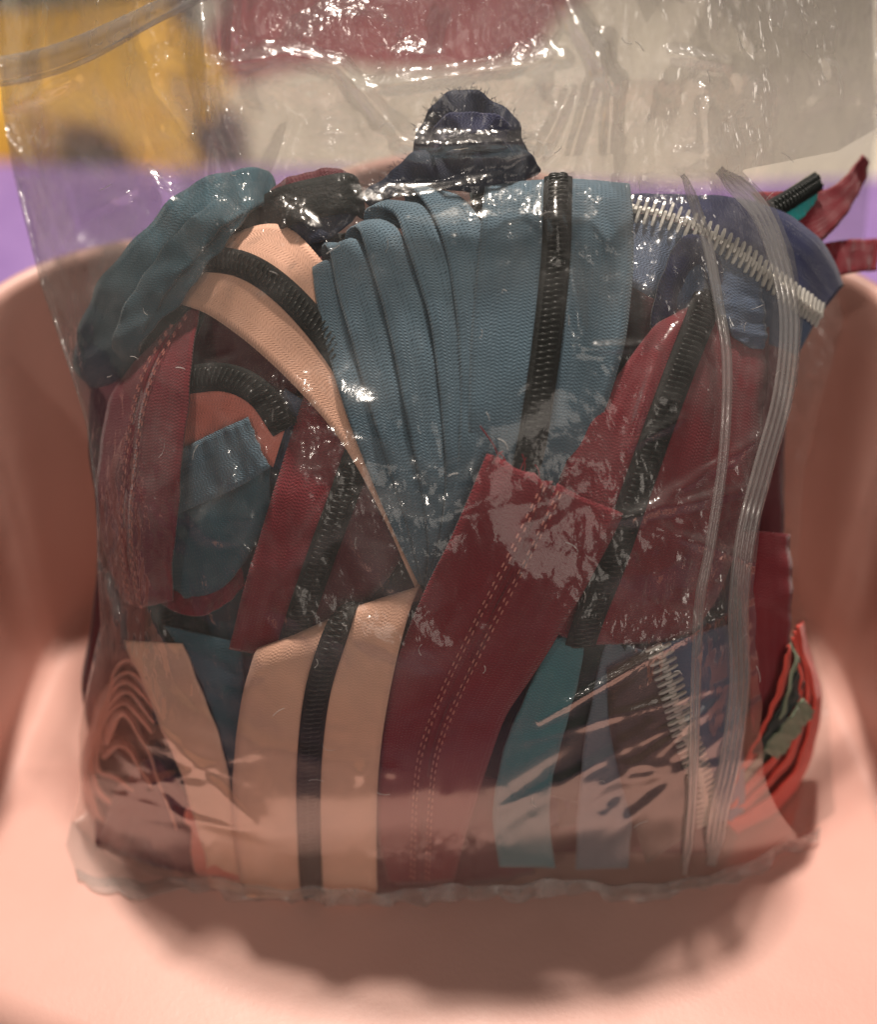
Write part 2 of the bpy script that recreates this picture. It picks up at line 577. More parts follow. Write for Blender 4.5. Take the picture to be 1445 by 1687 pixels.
def tape_mesh(A, B, nt=8, th=0.55, cup=0.0, fray=0.0, wob=0.25, v0=0.0):
    n = len(A)
    t = np.linspace(0, 1, nt)
    g = A[:, None] * (1 - t)[None, :, None] + B[:, None] * t[None, :, None]
    T = unit(np.gradient(0.5 * (A + B), axis=0))
    X = unit(B - A)
    N = unit(np.cross(T, X))
    m = n // 2
    if np.dot(N[m], CAM - g[m, nt // 2]) < 0: N = -N
    ph = random.uniform(0, 6)
    s = np.linspace(0, 1, n)
    wv = wob * (np.sin(s * 19 + ph)[:, None] * np.sin(t * 3 + ph)[None, :] + np.sin(s * 43 + 2 * ph)[:, None] * (t - .5)[None, :])
    g = g + N[:, None] * (wv + cup * (4 * t * (1 - t))[None, :])[..., None]
    if fray:
        g[0] -= T[0] * rng.uniform(0, fray, nt)[:, None]
    C = g[:, nt // 2]
    u = np.concatenate([[0], np.cumsum(np.linalg.norm(np.diff(C, axis=0), axis=1))])
    wd_ = np.linalg.norm(B - A, axis=1).mean()
    uv = np.dstack(np.broadcast_arrays(u[:, None], (v0 + t * max(wd_, 6))[None, :]))
    mb = MB()
    mb.slab(g, np.broadcast_to(N[:, None], g.shape), th, uv)
    return mb


def resample(path, step):
    d = np.concatenate([[0], np.cumsum(np.linalg.norm(np.diff(path, axis=0), axis=1))])
    n = max(4, int(d[-1] / step))
    x = np.linspace(0, d[-1], n)
    return np.column_stack([np.interp(x, d, path[:, k]) for k in range(3)]), d, x


def frames(Cp, Lp, Rp, step):
    c, d, x = resample(Cp, step)
    w = np.column_stack([np.interp(x, d, (Rp - Lp)[:, k]) for k in range(3)])
    T = unit(np.gradient(c, axis=0))
    Xv = unit(w - T * (w * T).sum(1)[:, None])
    N = np.cross(T, Xv)
    m = len(c) // 2
    if np.dot(N[m], CAM - c[m]) < 0: N = -N
    return c, T, Xv, N


def coil_mesh(Cp, Lp, Rp, half=3.2, lift=0.9, pitch=1.25, hgt=0.85, rad=0.40):
    seg = 9
    c, T, X, N = frames(Cp, Lp, Rp, pitch / seg)
    k = np.arange(len(c))
    mb = MB()
    for sgn in (-1, 1):
        a = k / seg * 2 * math.pi + (math.pi if sgn > 0 else 0)
        off = sgn * half * 0.42 + np.cos(a) * half * 0.56
        p = c + X * off[:, None] + N * (lift + hgt * np.sin(a))[:, None]
        mb.tube(p, rad, 5)
    return mb


def band_mesh(Cp, Lp, Rp, half, lift):
    c, T, X, N = frames(Cp, Lp, Rp, 1.5)
    t = np.linspace(-1, 1, 7)
    g = c[:, None] + X[:, None] * (t * half)[None, :, None] + N[:, None] * (lift + 0.5 * (1 - t ** 2))[None, :, None]
    mb = MB()
    uv = np.dstack(np.broadcast_arrays(np.arange(len(c))[:, None] * 1.5, t[None, :] * half))
    mb.slab(g, np.broadcast_to(N[:, None], g.shape), 0.5, uv)
    return mb


def stitch_mesh(Cp, Lp, Rp, rows, lift=0.45, dash=1.5, gap=0.75):
    c, T, X, N = frames(Cp, Lp, Rp, 0.25)
    mb = MB()
    nd = int(dash / 0.25); ng = int((dash + gap) / 0.25)
    for q, r in enumerate(rows):
        for i in range(2 + (q % 2) * 2, len(c) - nd - 1, ng):
            p = c[i:i + nd:2] + X[i:i + nd:2] * r + N[i:i + nd:2] * lift
            if len(p) >= 3: mb.tube(p, 0.2, 4)
    return mb


_tooth = None


def tooth_data():
    global _tooth
    if _tooth is None:
        mb = MB()
        prof = np.array([(-2.3, 0.30, .55), (-1.2, 0.42, .8), (0.6, 0.42, .85), (1.5, 0.5, .95), (2.2, 0.34, .6)])
        g = []
        for x, hw, hh in prof:
            g.append([(x, -hw, 0), (x, -hw * .8, hh), (x, hw * .8, hh), (x, hw, 0)])
        mb.grid(np.array(g), close=True)
        mb.add([(-2.3, -.3, 0), (-2.3, -.24, .55), (-2.3, .24, .55), (-2.3, .3, 0)], [(0, 1, 2, 3)])
        mb.add([(2.2, -.34, 0), (2.2, -.27, .6), (2.2, .27, .6), (2.2, .34, 0)], [(3, 2, 1, 0)])
        ob = mb.build('tooth', M_TOOTH, smooth=False)
        _tooth = ob.data
        bpy.data.objects.remove(ob)
    return _tooth


def zipper(label, tape, L, Rr, C=None, kind='coil', n=70, half=3.2, group=None, gapw=0.10, fray=0.0, left=True, right=True, tape2=None, cup=0.0, lift=0.9, th=0.55, threads=0, fuzz=0, wob=0.35):
    """one zipper. L, C, R: edge and middle lines as (photo x, photo y, mm below the front of the pile)"""
    Lp = edge3(L, n); Rp = edge3(Rr, n)
    Cp = edge3(C, n) if C else 0.5 * (Lp + Rp)
    allp = np.vstack([Lp, Rp])
    org = np.array([allp[:, 0].mean(), allp[:, 1].mean(), allp[:, 2].min()])
    root = thing('zipper', label, 'zipper', org, group)
    m1 = FAB[tape]; m2 = FAB[tape2 or tape]
    if kind == 'plain':
        tape_mesh(Lp, Rp, 12, th, cup, fray, wob).build('tape', m1, root, org)
    else:
        a = Cp + (Lp - Cp) * gapw * 0.3; b = Cp + (Rp - Cp) * gapw * 0.3
        if left: tape_mesh(Lp, a, 8, th, cup, fray).build('tape', m1, root, org)
        if right: tape_mesh(b, Rp, 8, th, cup, fray, v0=9).build('tape', m2, root, org)
        if kind == 'coil':
            bnd = band_mesh(Cp, Lp, Rp, half * 1.0, lift - 0.35).build('coil_band', M_COILBAND, root, org)
            coil_mesh(Cp, Lp, Rp, half * 0.66, lift + 0.15, pitch=1.25, hgt=0.5, rad=0.26).build('coil', M_COIL, bnd, org * 0 + org)
        elif kind == 'band':
            band_mesh(Cp, Lp, Rp, half * 1.1, lift).build('coil_band', M_COILBAND, root, org)
        elif kind == 'back':
            stitch_mesh(Cp, Lp, Rp, (-2.3, -1.5, 1.3, 2.1)).build('stitching', M_STITCH, root, org)
            tape_mesh(Cp + (Lp - Cp) * 0.12, Cp + (Rp - Cp) * 0.12, 4, 0.4).build('coil_backing', m1, root, org)
        elif kind == 'teeth':
            c, T, X, Nn = frames(Cp, Lp, Rp, 0.88)
            td = tooth_data()
            for i in range(len(c)):
                sg = 1 if i % 2 else -1
                o = bpy.data.objects.new('tooth', td)
                col.objects.link(o); o.parent = root
                p = (c[i] + X[i] * sg * 1.1 + Nn[i] * 0.35 - org) * 0.001
                x = X[i] * -sg; z = Nn[i]; y = np.cross(z, x)
                mt = Matrix(np.column_stack([x, y, z]).tolist()).to_4x4()
                o.matrix_local = Matrix.Translation(Vector(p)) @ mt @ Matrix.Scale(random.uniform(.84, .95), 4)
    if fuzz:
        mbf = MB()
        for k in range(fuzz):
            i = random.randrange(3, n - 3)
            b = Lp[i] + np.array([random.gauss(0, .5), random.gauss(0, .5), random.gauss(0, .3)])
            o_ = unit(Lp[i] - Rp[i]) * random.uniform(.2, .7) + np.array([random.gauss(0, .35), random.gauss(0, .35), random.gauss(0, .3)])
            mbf.tube(np.array([b - o_ * .3, b + o_ * .4, b + o_ + np.array([random.gauss(0, .2), 0, 0])]), 0.05, 3)
        tag(mbf.build('fuzz', m1, root, org), kind='stuff')
    for k in range(threads):
        w = random.random()
        p0 = Lp[0] * (1 - w) + Rp[0] * w
        T0 = unit(Lp[0] - Lp[3])
        dirv = T0 * random.uniform(1.5, 4) + np.array([random.uniform(-3, 3), -random.uniform(-.5, .8), random.uniform(-.5, .8)])
        if k == 0: dirv = T0 * 6 + np.array([-7, -1, 3])
        q = np.array([p0 - T0 * 1.0, p0 + dirv * .4 + T0 * .4, p0 + dirv])
        mbt = MB(); mbt.tube(spline(q, 8), 0.14, 4)
        mbt.build('thread', M_REDTHREAD, root, org)
    return root


def sh(pts, dx=0, dy=0, do=0):
    return [(a + dx, b + dy, o + do) for a, b, o in pts]


# --- the blue fan
zipper('blue zipper facing forward, black coil up its middle, shiny film ridge over its bend', 'blue',
       [(806, 345, 16), (801, 304, 8), (796, 330, 2.5), (788, 420, 1.6), (776, 550, 1.6), (772, 690, 2.2), (768, 800, 3.6), (735, 940, 7)],
       [(1030, 345, 16), (1036, 303, 8), (1040, 330, 3), (1043, 430, 2.4), (1030, 560, 2.6), (990, 690, 4.0), (940, 800, 6), (860, 930, 9)],
       [(920, 340, 16), (920, 298, 8), (918, 325, 2), (915, 420, 1.2), (902, 550, 1.2), (882, 690, 2), (862, 780, 4), (800, 940, 8)], half=3.0)
GF = 'folded blue tapes fanned beside the blue zipper'
zipper('blue tape fold of the fan tucked against the forward facing blue zipper', 'blue',
       [(670, 340, 14), (664, 303, 8), (707, 344, 4), (733, 408, 2.6), (746, 480, 2.4), (755, 560, 2.4), (759, 660, 2.6), (752, 780, 3.2), (728, 890, 4.6), (703, 965, 7)],
       [(760, 350, 14), (716, 312, 8), (765, 332, 5), (806, 395, 3.2), (822, 480, 2.8), (828, 560, 2.8), (826, 660, 3.0), (810, 780, 4), (770, 890, 6), (720, 965, 8)], kind='plain', group=GF, cup=0.5)
zipper('blue tape fold of the fan with the tallest rounded top', 'blue',
       [(600, 380, 14), (604, 346, 8), (649, 353, 5), (669, 402, 3.6), (690, 466, 3.2), (710, 541, 3.2), (727, 672, 3.4), (734, 800, 4), (722, 900, 5), (700, 965, 7)],
       [(700, 380, 14), (655, 336, 8), (705, 345, 6), (742, 408, 4.4), (756, 480, 4), (766, 560, 4), (772, 672, 4.2), (764, 800, 5), (740, 900, 6), (712, 970, 8)], kind='plain', group=GF, cup=0.8)
zipper('blue tape fold in the middle of the fan, bowed at its top', 'blue',
       [(565, 405, 14), (572, 380, 8), (590, 378, 5), (608, 431, 4.6), (631, 507, 4.2), (649, 585, 4.2), (667, 675, 4.2), (692, 800, 4.6), (706, 910, 6), (699, 968, 8)],
       [(660, 420, 14), (620, 364, 8), (655, 378, 6), (684, 440, 5.4), (705, 507, 5), (722, 600, 5), (738, 700, 5.2), (744, 800, 6), (728, 900, 7), (706, 968, 9)], kind='plain', group=GF, cup=0.8)
zipper('blue tape fold of the fan second from the peach zipper', 'blue',
       [(530, 430, 14), (530, 407, 8), (541, 408, 6), (556, 483, 5.4), (577, 556, 5.2), (605, 658, 5.2), (640, 770, 5.4), (676, 885, 6.4), (694, 962, 8.5)],
       [(620, 450, 14), (576, 398, 8), (605, 410, 7), (632, 483, 6.4), (652, 556, 6.2), (672, 658, 6.2), (700, 780, 6.4), (712, 890, 7.5), (702, 966, 9.5)], kind='plain', group=GF, cup=0.8)
zipper('narrow blue tape fold of the fan lying over the peach zipper edge', 'blue',
       [(512, 450, 13), (514, 440, 8), (522, 500, 6.6), (540, 580, 6.3), (570, 680, 6.3), (612, 790, 6.6), (655, 890, 7.4), (690, 962, 9.2)],
       [(575, 455, 13), (560, 430, 8.5), (585, 500, 7.4), (605, 580, 7.2), (640, 690, 7.2), (672, 800, 7.4), (700, 890, 8.4), (698, 964, 10.2)], kind='plain', group=GF, cup=0.5)

# --- peach
zipper('peach zipper with black coil bending behind the fanned blue tapes', 'peach',
       [(330, 500, 16), (296, 500, 9.5), (345, 520, 7), (420, 575, 6), (500, 652, 6), (565, 732, 7), (628, 845, 8.6), (692, 985, 11)],
       [(385, 410, 17), (352, 412, 11), (400, 380, 9), (470, 374, 8.2), (530, 430, 8.2), (590, 520, 9), (650, 640, 10), (700, 800, 11), (730, 960, 13)],
       [(355, 450, 16), (330, 432, 10), (395, 436, 7), (460, 474, 6.6), (530, 548, 7.4), (590, 640, 8.6), (650, 760, 10.5), (712, 970, 13)], half=2.9)
zipper('peach zipper with plain black band hanging straight to the seat', 'peach',
       [(470, 1095, 14), (432, 1066, 7), (412, 1100, 2.4), (393, 1185, 1.6), (384, 1290, 1.6), (388, 1390, 1.6), (396, 1450, 2), (404, 1474, 6), (410, 1478, 16)],
       [(700, 985, 14), (690, 968, 8), (668, 1030, 3.4), (646, 1120, 2.0), (629, 1220, 1.6), (621, 1320, 1.4), (621, 1450, 1.6), (624, 1474, 6), (628, 1478, 16)],
       [(580, 1030, 14), (574, 1006, 7), (550, 1055, 2.4), (526, 1130, 1.4), (513, 1220, 1.2), (509, 1320, 1.2), (513, 1448, 1.4), (518, 1474, 6), (520, 1478, 16)], half=2.75, n=90)

# --- reds
zipper('wine red zipper with cut frayed end and double stitching, showing its back', 'red',
       [(800, 752, 0.6), (748, 875, 0.8), (692, 990, 1.6), (648, 1110, 3.2), (626, 1240, 3.4), (622, 1370, 3.2), (640, 1455, 3.4)],
       [(1026, 850, 0.8), (960, 975, 1.0), (892, 1090, 1.2), (836, 1175, 1.4), (800, 1270, 1.8), (766, 1380, 2.2), (748, 1450, 2.6)],
       [(912, 800, 0.4), (856, 915, 0.6), (797, 1030, 0.8), (744, 1140, 1.4), (710, 1230, 1.8), (698, 1310, 2.2), (692, 1455, 2.6)], kind='back', fray=1.0, n=100, threads=9)
zipper('wine red zipper with glossy black coil slanting down beside the zip strip', 'red',
       [(1110, 520, 9), (1072, 545, 5.4), (1010, 630, 4), (955, 715, 4.4), (918, 800, 5), (895, 900, 6), (870, 1020, 8)],
       [(1268, 500, 14), (1264, 560, 7), (1260, 650, 5), (1246, 780, 5), (1215, 900, 6), (1165, 1010, 8), (1120, 1060, 10)],
       [(1172, 480, 9), (1150, 530, 4.4), (1103, 650, 2.2), (1044, 815, 2.2), (1006, 925, 3.4), (972, 1010, 5), (955, 1060, 7)], half=3.4, n=90)
zipper('wine red zipper back with twin stitch rows, down the bag side below the petrol loop', 'red',
       [(285, 535, 12), (215, 605, 10), (176, 680, 9), (160, 790, 9), (168, 900, 9), (206, 990, 12)],
       [(328, 500, 12), (318, 580, 5), (306, 690, 3), (293, 830, 3), (284, 930, 4), (284, 990, 8)],
       [(305, 518, 12), (250, 610, 5.6), (225, 710, 4.6), (212, 830, 4.6), (212, 920, 5), (226, 1000, 9)], kind='back')
zipper('wine red zipper with black coil passing under the lower peach zipper', 'red',
       [(505, 640, 12), (468, 755, 9), (434, 865, 7.4), (402, 970, 7), (378, 1068, 9)],
       [(720, 800, 15), (690, 870, 13), (640, 950, 12), (580, 1020, 13), (530, 1085, 15)],
       [(610, 690, 13), (570, 805, 8.5), (533, 905, 7), (503, 990, 7), (472, 1085, 9)], tape2='maroon', half=3.0)
zipper('short curled wine red tape joining the two red zippers by the bag side', 'red',
       [(250, 985, 10), (300, 1012, 9), (350, 1008, 9), (405, 965, 12)],
       [(262, 955, 12), (305, 980, 12), (350, 976, 12), (395, 930, 15)], kind='plain')

# --- hollow at the left
zipper('salmon zipper arching inside the hollow, black coil on its upper edge', 'salmon',
       [(296, 604, 9), (370, 596, 8), (430, 622, 8), (480, 690, 10)],
       [(290, 745, 10), (350, 735, 9), (410, 742, 9), (450, 770, 11)],
       [(296, 628, 8), (372, 622, 7), (428, 648, 7), (470, 706, 10)], half=3.0, left=False)
zipper('short cut end of blue tape poking into the hollow', 'blue',
       [(405, 689, 6), (352, 713, 6.5), (290, 745, 8)], [(442, 772, 6.5), (385, 806, 7), (285, 850, 9)], kind='plain', fray=0.6)
zipper('dark petrol tape filling the hollow under the cut blue end', 'petrol',
       [(280, 810, 13), (350, 800, 12), (450, 730, 13)], [(275, 990, 13), (370, 965, 11), (450, 850, 12)], kind='plain', cup=2)
zipper('slate blue tape edge rising beside the cut blue end', 'slate',
       [(470, 640, 15), (450, 700, 14), (430, 765, 15)], [(500, 660, 13), (480, 740, 12.5), (455, 850, 14)], kind='plain')
zipper('maroon tape behind the black coil arch in the hollow', 'maroon',
       [(290, 500, 20), (400, 520, 18), (500, 620, 18)], [(290, 640, 21), (390, 610, 20), (470, 690, 20)], kind='plain')

# --- upper left
zipper('petrol blue tape looping over the bag shoulder, glossy under the film', 'petrol',
       [(150, 640, 22), (122, 585, 16), (142, 510, 10), (220, 395, 6), (320, 305, 6), (395, 278, 8), (440, 284, 14)],
       [(250, 600, 18), (225, 585, 10), (250, 545, 6), (310, 480, 4.5), (370, 400, 4.5), (415, 350, 7), (455, 330, 14)], kind='plain', cup=0.8, wob=0.8)
zipper('inner petrol tape edge lying on the shoulder loop', 'petrol',
       [(190, 600, 14), (186, 560, 7), (215, 490, 4), (270, 410, 3), (340, 340, 3.4), (410, 312, 8)],
       [(230, 592, 14), (232, 560, 7), (262, 500, 3.6), (316, 432, 2.6), (372, 372, 3), (425, 340, 8)], kind='plain', cup=0.6, wob=0.6)
zipper('dark green tape under the petrol blue loop', 'bottle',
       [(205, 640, 16), (240, 560, 11), (300, 480, 9), (360, 400, 10), (420, 330, 14)],
       [(300, 600, 17), (330, 540, 13), (345, 480, 13), (380, 420, 13), (450, 370, 16)], kind='plain')
zipper('maroon zipper bend with black band beside the peach zipper top', 'maroon',
       [(425, 330, 14), (470, 298, 9), (530, 280, 9), (572, 284, 10), (586, 310, 15)],
       [(455, 400, 14), (490, 405, 9), (535, 395, 8), (575, 370, 9), (590, 350, 15)],
       [(440, 360, 14), (475, 342, 7), (522, 330, 7), (570, 322, 8), (588, 330, 14)], kind='band', half=4.2, tape2='ink')
zipper('black tape wedge under the maroon bend', 'ink',
       [(440, 390, 14), (480, 370, 12), (540, 350, 14)], [(500, 430, 15), (525, 425, 14), (560, 395, 15)], kind='plain')

# --- navy pile on top
zipper('fuzzy ink blue tape bend crowning the pile', 'ink',
       [(684, 255, 14), (694, 208, 10), (716, 172, 8), (742, 152, 8), (786, 150, 7), (818, 172, 8), (842, 186, 8), (860, 222, 10), (866, 255, 14)],
       [(690, 265, 14), (712, 254, 8), (735, 250, 6), (765, 244, 5), (790, 248, 5), (815, 250, 5), (840, 250, 6), (852, 256, 8), (862, 266, 14)], kind='plain', cup=0.8, fuzz=200, wob=0.9)
zipper('ink blue tape edge showing inside the crowning bend', 'navy',
       [(700, 262, 13), (708, 220, 6), (740, 190, 4), (800, 186, 4), (838, 205, 5), (850, 240, 8), (858, 262, 13)],
       [(704, 270, 13), (720, 250, 5), (745, 226, 2.6), (798, 222, 2.6), (826, 232, 4), (840, 252, 6), (850, 270, 13)], kind='plain', wob=0.6)
zipper('ink blue zipper fold lying on top of the blue fan', 'ink',
       [(600, 325, 14), (640, 285, 10), (695, 250, 8), (780, 246, 7), (860, 246, 8), (882, 272, 14)],
       [(615, 345, 14), (655, 325, 9), (710, 312, 6), (780, 318, 6), (840, 312, 8), (878, 292, 14)], kind='plain', cup=1.0, fuzz=110, wob=0.8)
zipper('dark green coil sticking up between the blue tapes', 'bottle',
       [(770, 300, 12), (780, 350, 9), (795, 400, 7)], [(820, 300, 12), (815, 350, 9), (808, 400, 7)], kind='coil', half=2.4)

# --- upper right
zipper('navy zipper with pale metal teeth curving out behind the zip strip', 'slate',
       [(1035, 470, 12), (1095, 500, 9), (1170, 530, 8), (1250, 560, 9), (1312, 585, 14)],
       [(1030, 322, 14), (1110, 322, 9), (1200, 326, 7), (1290, 350, 7), (1360, 408, 9), (1390, 470, 12)],
       [(1030, 344, 12), (1110, 362, 6), (1190, 402, 4.4), (1258, 452, 4.4), (1306, 490, 6), (1348, 520, 9)], kind='teeth', tape2='navy')
zipper('navy tape arch that the glossy black coil comes out of', 'navy',
       [(1070, 540, 10), (1092, 450, 5), (1125, 392, 4), (1160, 392, 4), (1190, 440, 4.4), (1206, 520, 8)],
       [(1108, 560, 12), (1115, 500, 9), (1132, 450, 7.5), (1150, 448, 7.5), (1166, 485, 8), (1172, 540, 12)], kind='plain', cup=1.5)
zipper('slate blue tape tip hanging behind the faint zip rail', 'slate',
       [(1160, 430, 5), (1180, 500, 3.6), (1208, 552, 4), (1236, 574, 5)], [(1250, 455, 5), (1259, 510, 4), (1262, 555, 4.4), (1258, 576, 5)], kind='plain')
zipper('wine red zipper end pointing up out of the bag mouth', 'red',
       [(1240, 318, 12), (1300, 315, 11), (1362, 312, 11), (1404, 280, 11), (1420, 256, 11)],
       [(1290, 400, 13), (1345, 402, 11), (1384, 366, 11), (1416, 316, 11), (1432, 268, 11)], kind='plain', fray=0.5)
zipper('short black coil stub on turquoise tape by the red zipper end', 'turquoise',
       [(1262, 345, 10.5), (1310, 332, 10), (1352, 302, 10)], [(1285, 368, 10.5), (1318, 362, 10), (1345, 330, 10)],
       [(1268, 348, 10), (1305, 326, 9), (1345, 300, 9.5)], kind='coil', half=2.3, left=False)
zipper('wine red tape strip leaving the bag mouth under the red zipper end', 'red',
       [(1330, 408, 16), (1390, 396, 14), (1450, 394, 14)], [(1345, 470, 16), (1395, 452, 14), (1445, 446, 14)], kind='plain')

# --- lower right
zipper('teal tape hanging beside the cut red zipper', 'teal',
       [(915, 1050, 8), (868, 1140, 5), (828, 1245, 3.6), (812, 1340, 3), (822, 1425, 3)],
       [(965, 1045, 9), (948, 1140, 6), (918, 1245, 5), (905, 1340, 4.4), (915, 1430, 4.2)], kind='plain')
zipper('grey slate tape hanging next to the teal tape', 'grey',
       [(1000, 1050, 10), (972, 1170, 7), (955, 1300, 5.6), (948, 1430, 5)],
       [(1080, 1080, 10), (1065, 1190, 8), (1045, 1300, 6.6), (1035, 1430, 6)], kind='plain')
zipper('brown zipper with pale teeth in the lower bag corner', 'brown',
       [(1000, 1100, 8), (1005, 1200, 6.4), (1030, 1310, 5), (1065, 1420, 5)],
       [(1200, 1030, 9), (1215, 1140, 7), (1225, 1250, 6), (1225, 1350, 6)],
       [(1082, 1062, 7), (1104, 1130, 5), (1125, 1200, 4.4), (1150, 1270, 4.4), (1165, 1350, 5)], kind='teeth', tape2='slate')
zipper('dark green tape under the lower end of the glossy coil', 'bottle',
       [(930, 1000, 9), (925, 1060, 9), (900, 1150, 8), (880, 1300, 7)], [(1040, 1000, 10), (1030, 1070, 10), (1000, 1180, 9), (975, 1330, 8)], kind='plain')
zipper('wine red tape running down behind the ribbed zip strip', 'red',
       [(1205, 870, 12), (1218, 980, 9), (1232, 1090, 8), (1240, 1210, 9)], [(1300, 880, 14), (1304, 980, 11), (1296, 1100, 10), (1285, 1200, 11)], kind='plain')
GC = 'coral tapes folded at the bag mouth'
for k in range(5):
    Lc = [(1195, 1352 - 10 * k, 6), (1262 - 3 * k, 1318 - 27 * k, 5 + (k % 2)), (1314 - 9 * k, 1252 - 27 * k, 5 - (k % 2)), (1339 - 10 * k, 1150 - 20 * k, 6), (1312 - 4 * k, 1030 + 10 * k, 9)]
    Rc = [(1215 + 3 * k, 1372 - 6 * k, 26), (1282, 1332 - 18 * k, 25), (1330 - 4 * k, 1258 - 20 * k, 25), (1348 - 6 * k, 1152 - 20 * k, 26), (1316 - 4 * k, 1022 + 10 * k, 29)]
    zipper('%s coral tape of the nested folds spilling from the bag mouth' % ('outermost', 'second outermost', 'middle', '', 'innermost')[k] if k != 3 else 'sage green tape tucked among the coral folds', 'coral' if k != 3 else 'sage', Lc, Rc, kind='plain', group=GC if k != 3 else None, cup=1.0)
zipper('sage green cut tape lying across the coral folds', 'sage',
       [(1255, 1235, 4), (1300, 1180, 3.6), (1322, 1150, 4)], [(1282, 1250, 4), (1318, 1205, 3.6), (1342, 1172, 4)], kind='plain')
zipper('dark green tape wedged above the sage cut tape', 'bottle',
       [(1240, 1240, 5), (1280, 1170, 4.6), (1312, 1105, 6)], [(1262, 1240, 5), (1298, 1180, 4.6), (1326, 1125, 6)], kind='plain')

# --- lower left
zipper('peach tape behind the lower peach zipper, leaning to the bag side', 'peach',
       [(205, 1055, 10), (250, 1160, 6), (300, 1280, 4), (335, 1400, 3), (345, 1460, 3)],
       [(300, 1060, 11), (345, 1170, 7), (378, 1280, 5), (392, 1400, 4), (400, 1470, 3.6)], kind='plain')
zipper('dark petrol tape between the two peach tapes', 'petrol',
       [(270, 1030, 14), (330, 1120, 10), (375, 1250, 8)], [(400, 1060, 14), (400, 1150, 10), (400, 1260, 8)], kind='plain')
GP = 'dusty pink tapes folded in the lower corner'
for k in range(5):
    a = 18 * k
    Lc = [(300 + 4 * k, 1440 - 6 * k, 6), (212, 1400 - 3 * a, 8), (150 + 6 * k, 1300 - a, 12), (160 + 6 * k, 1180 - 1.2 * a + 30, 14), (205 + 3 * k, 1130 - a + 30, 12), (250 + 3 * k, 1190 - a + 20, 10)]
    Rc = [(x - 8, y - 10, o + 18) for x, y, o in Lc]
    zipper('%s dusty pink tape of the loops in the bag corner by the peach tapes' % ('outermost', 'second outermost', 'middle', 'second innermost', 'innermost')[k], 'pink', Lc, Rc, kind='plain', group=GP, cup=1.0)
zipper('maroon tape lying in the mouth of the dusty pink loops', 'maroon',
       [(190, 1300, 12), (250, 1250, 10), (320, 1330, 9), (350, 1440, 6)], [(165, 1390, 12), (200, 1405, 10), (250, 1425, 8), (320, 1440, 6)], kind='plain')
zipper('salmon tape under both peach tapes along the bag bottom', 'salmon',
       [(300, 1330, 9), (420, 1300, 8), (560, 1310, 8), (660, 1340, 8)], [(320, 1440, 8), (420, 1452, 8), (560, 1458, 8), (690, 1456, 8)], kind='plain')
zipper('maroon tape along the bag bottom under the cut red zipper', 'maroon',
       [(620, 1250, 9), (760, 1270, 8), (880, 1300, 8)], [(620, 1476, 5), (760, 1462, 5), (880, 1440, 5)], kind='plain')

# --- deeper layers that close the gaps
deep = [
    (150, 250, 'maroon', 'deep maroon tape at the back of the pile behind the stitched red zipper'),
    (235, 345, 'bottle', 'deep dark green tape at the back of the pile behind the hollow'),
    (330, 440, 'petrol', 'deep petrol tape at the back of the pile behind the arching salmon zipper'),
    (425, 540, 'maroon', 'deep maroon tape at the back of the pile behind the red coil zipper'),
    (525, 640, 'ink', 'deep ink blue tape at the back of the pile behind the fan'),
    (625, 740, 'maroon', 'deep maroon tape at the back of the pile below the fan'),
    (725, 840, 'bottle', 'deep dark green tape at the back of the pile behind the cut red zipper'),
    (825, 940, 'navy', 'deep navy tape at the back of the pile behind the blue coil zipper'),
    (925, 1040, 'bottle', 'deep dark green tape at the back of the pile behind the teal tape'),
    (1025, 1140, 'maroon', 'deep maroon tape at the back of the pile behind the glossy coil'),
    (1125, 1225, 'navy', 'deep navy tape at the back of the pile behind the brown zipper'),
    (1205, 1300, 'maroon', 'deep maroon tape at the back of the pile behind the zip strip'),
]
for k, (a, b, c, lab) in enumerate(deep):
    o = 21 + 2.4 * (k % 3)
    top = 350 + 30 * (k % 3)
    if k < 2: top = 600 - 80 * k
    if k > 9: top = 440
    Lc = [(a + random.uniform(-15, 15), y, o + random.uniform(-1, 2)) for y in np.linspace(top, 1390 if k < 9 else 1310, 7)]
    Rc = [(b + random.uniform(-12, 12), y, o + 2 + random.uniform(-1, 2)) for y in np.linspace(top + 15, 1390 if k < 9 else 1310, 7)]
    zipper(lab, c, Lc, Rc, kind='coil' if k % 3 == 1 else 'plain', half=2.8)

across = ['maroon', 'bottle', 'navy', 'maroon', 'petrol', 'ink', 'maroon', 'bottle', 'maroon']
names = ['crowning ink blue bend', 'shoulder of the pile', 'arch of the salmon zipper', 'hollow', 'middle of the pile', 'foot of the fan', 'lower peach zipper', 'teal tape', 'seat']
for k, c in enumerate(across):
    y = 400 + 112 * k
    x0 = 230 if k < 2 or k > 6 else 165
    o = 36 + 3 * (k % 2)
    Lc = [(x, y + random.uniform(-8, 8), o + random.uniform(-1, 1)) for x in np.linspace(x0, 1290 if k < 7 else 1190, 6)]
    Rc = [(x, min(y + 128 + random.uniform(-8, 8), 1405), o + 2 + random.uniform(-1, 1)) for x in np.linspace(x0, 1290 if k < 7 else 1190, 6)]
    zipper('%s tape lying crosswise deep in the pile behind the %s' % ({'bottle': 'dark green', 'ink': 'ink blue'}.get(c, c), names[k]) if k < 8 else 'maroon tape lying crosswise deep in the pile just above the seat', c, Lc, Rc, kind='plain')

# ------------------------------------------------------------------ the bag


def seg_ridge(X, Y, x0, y0, x1, y1, w):
    dx, dy = x1 - x0, y1 - y0
    L2 = dx * dx + dy * dy
    t = np.clip(((X - x0) * dx + (Y - y0) * dy) / L2, 0, 1)
    d = np.hypot(X - x0 - t * dx, Y - y0 - t * dy)
    return np.exp(-(d / w) ** 2) * (0.35 + 0.65 * np.sin(np.pi * np.clip(t, 0.02, .98)))


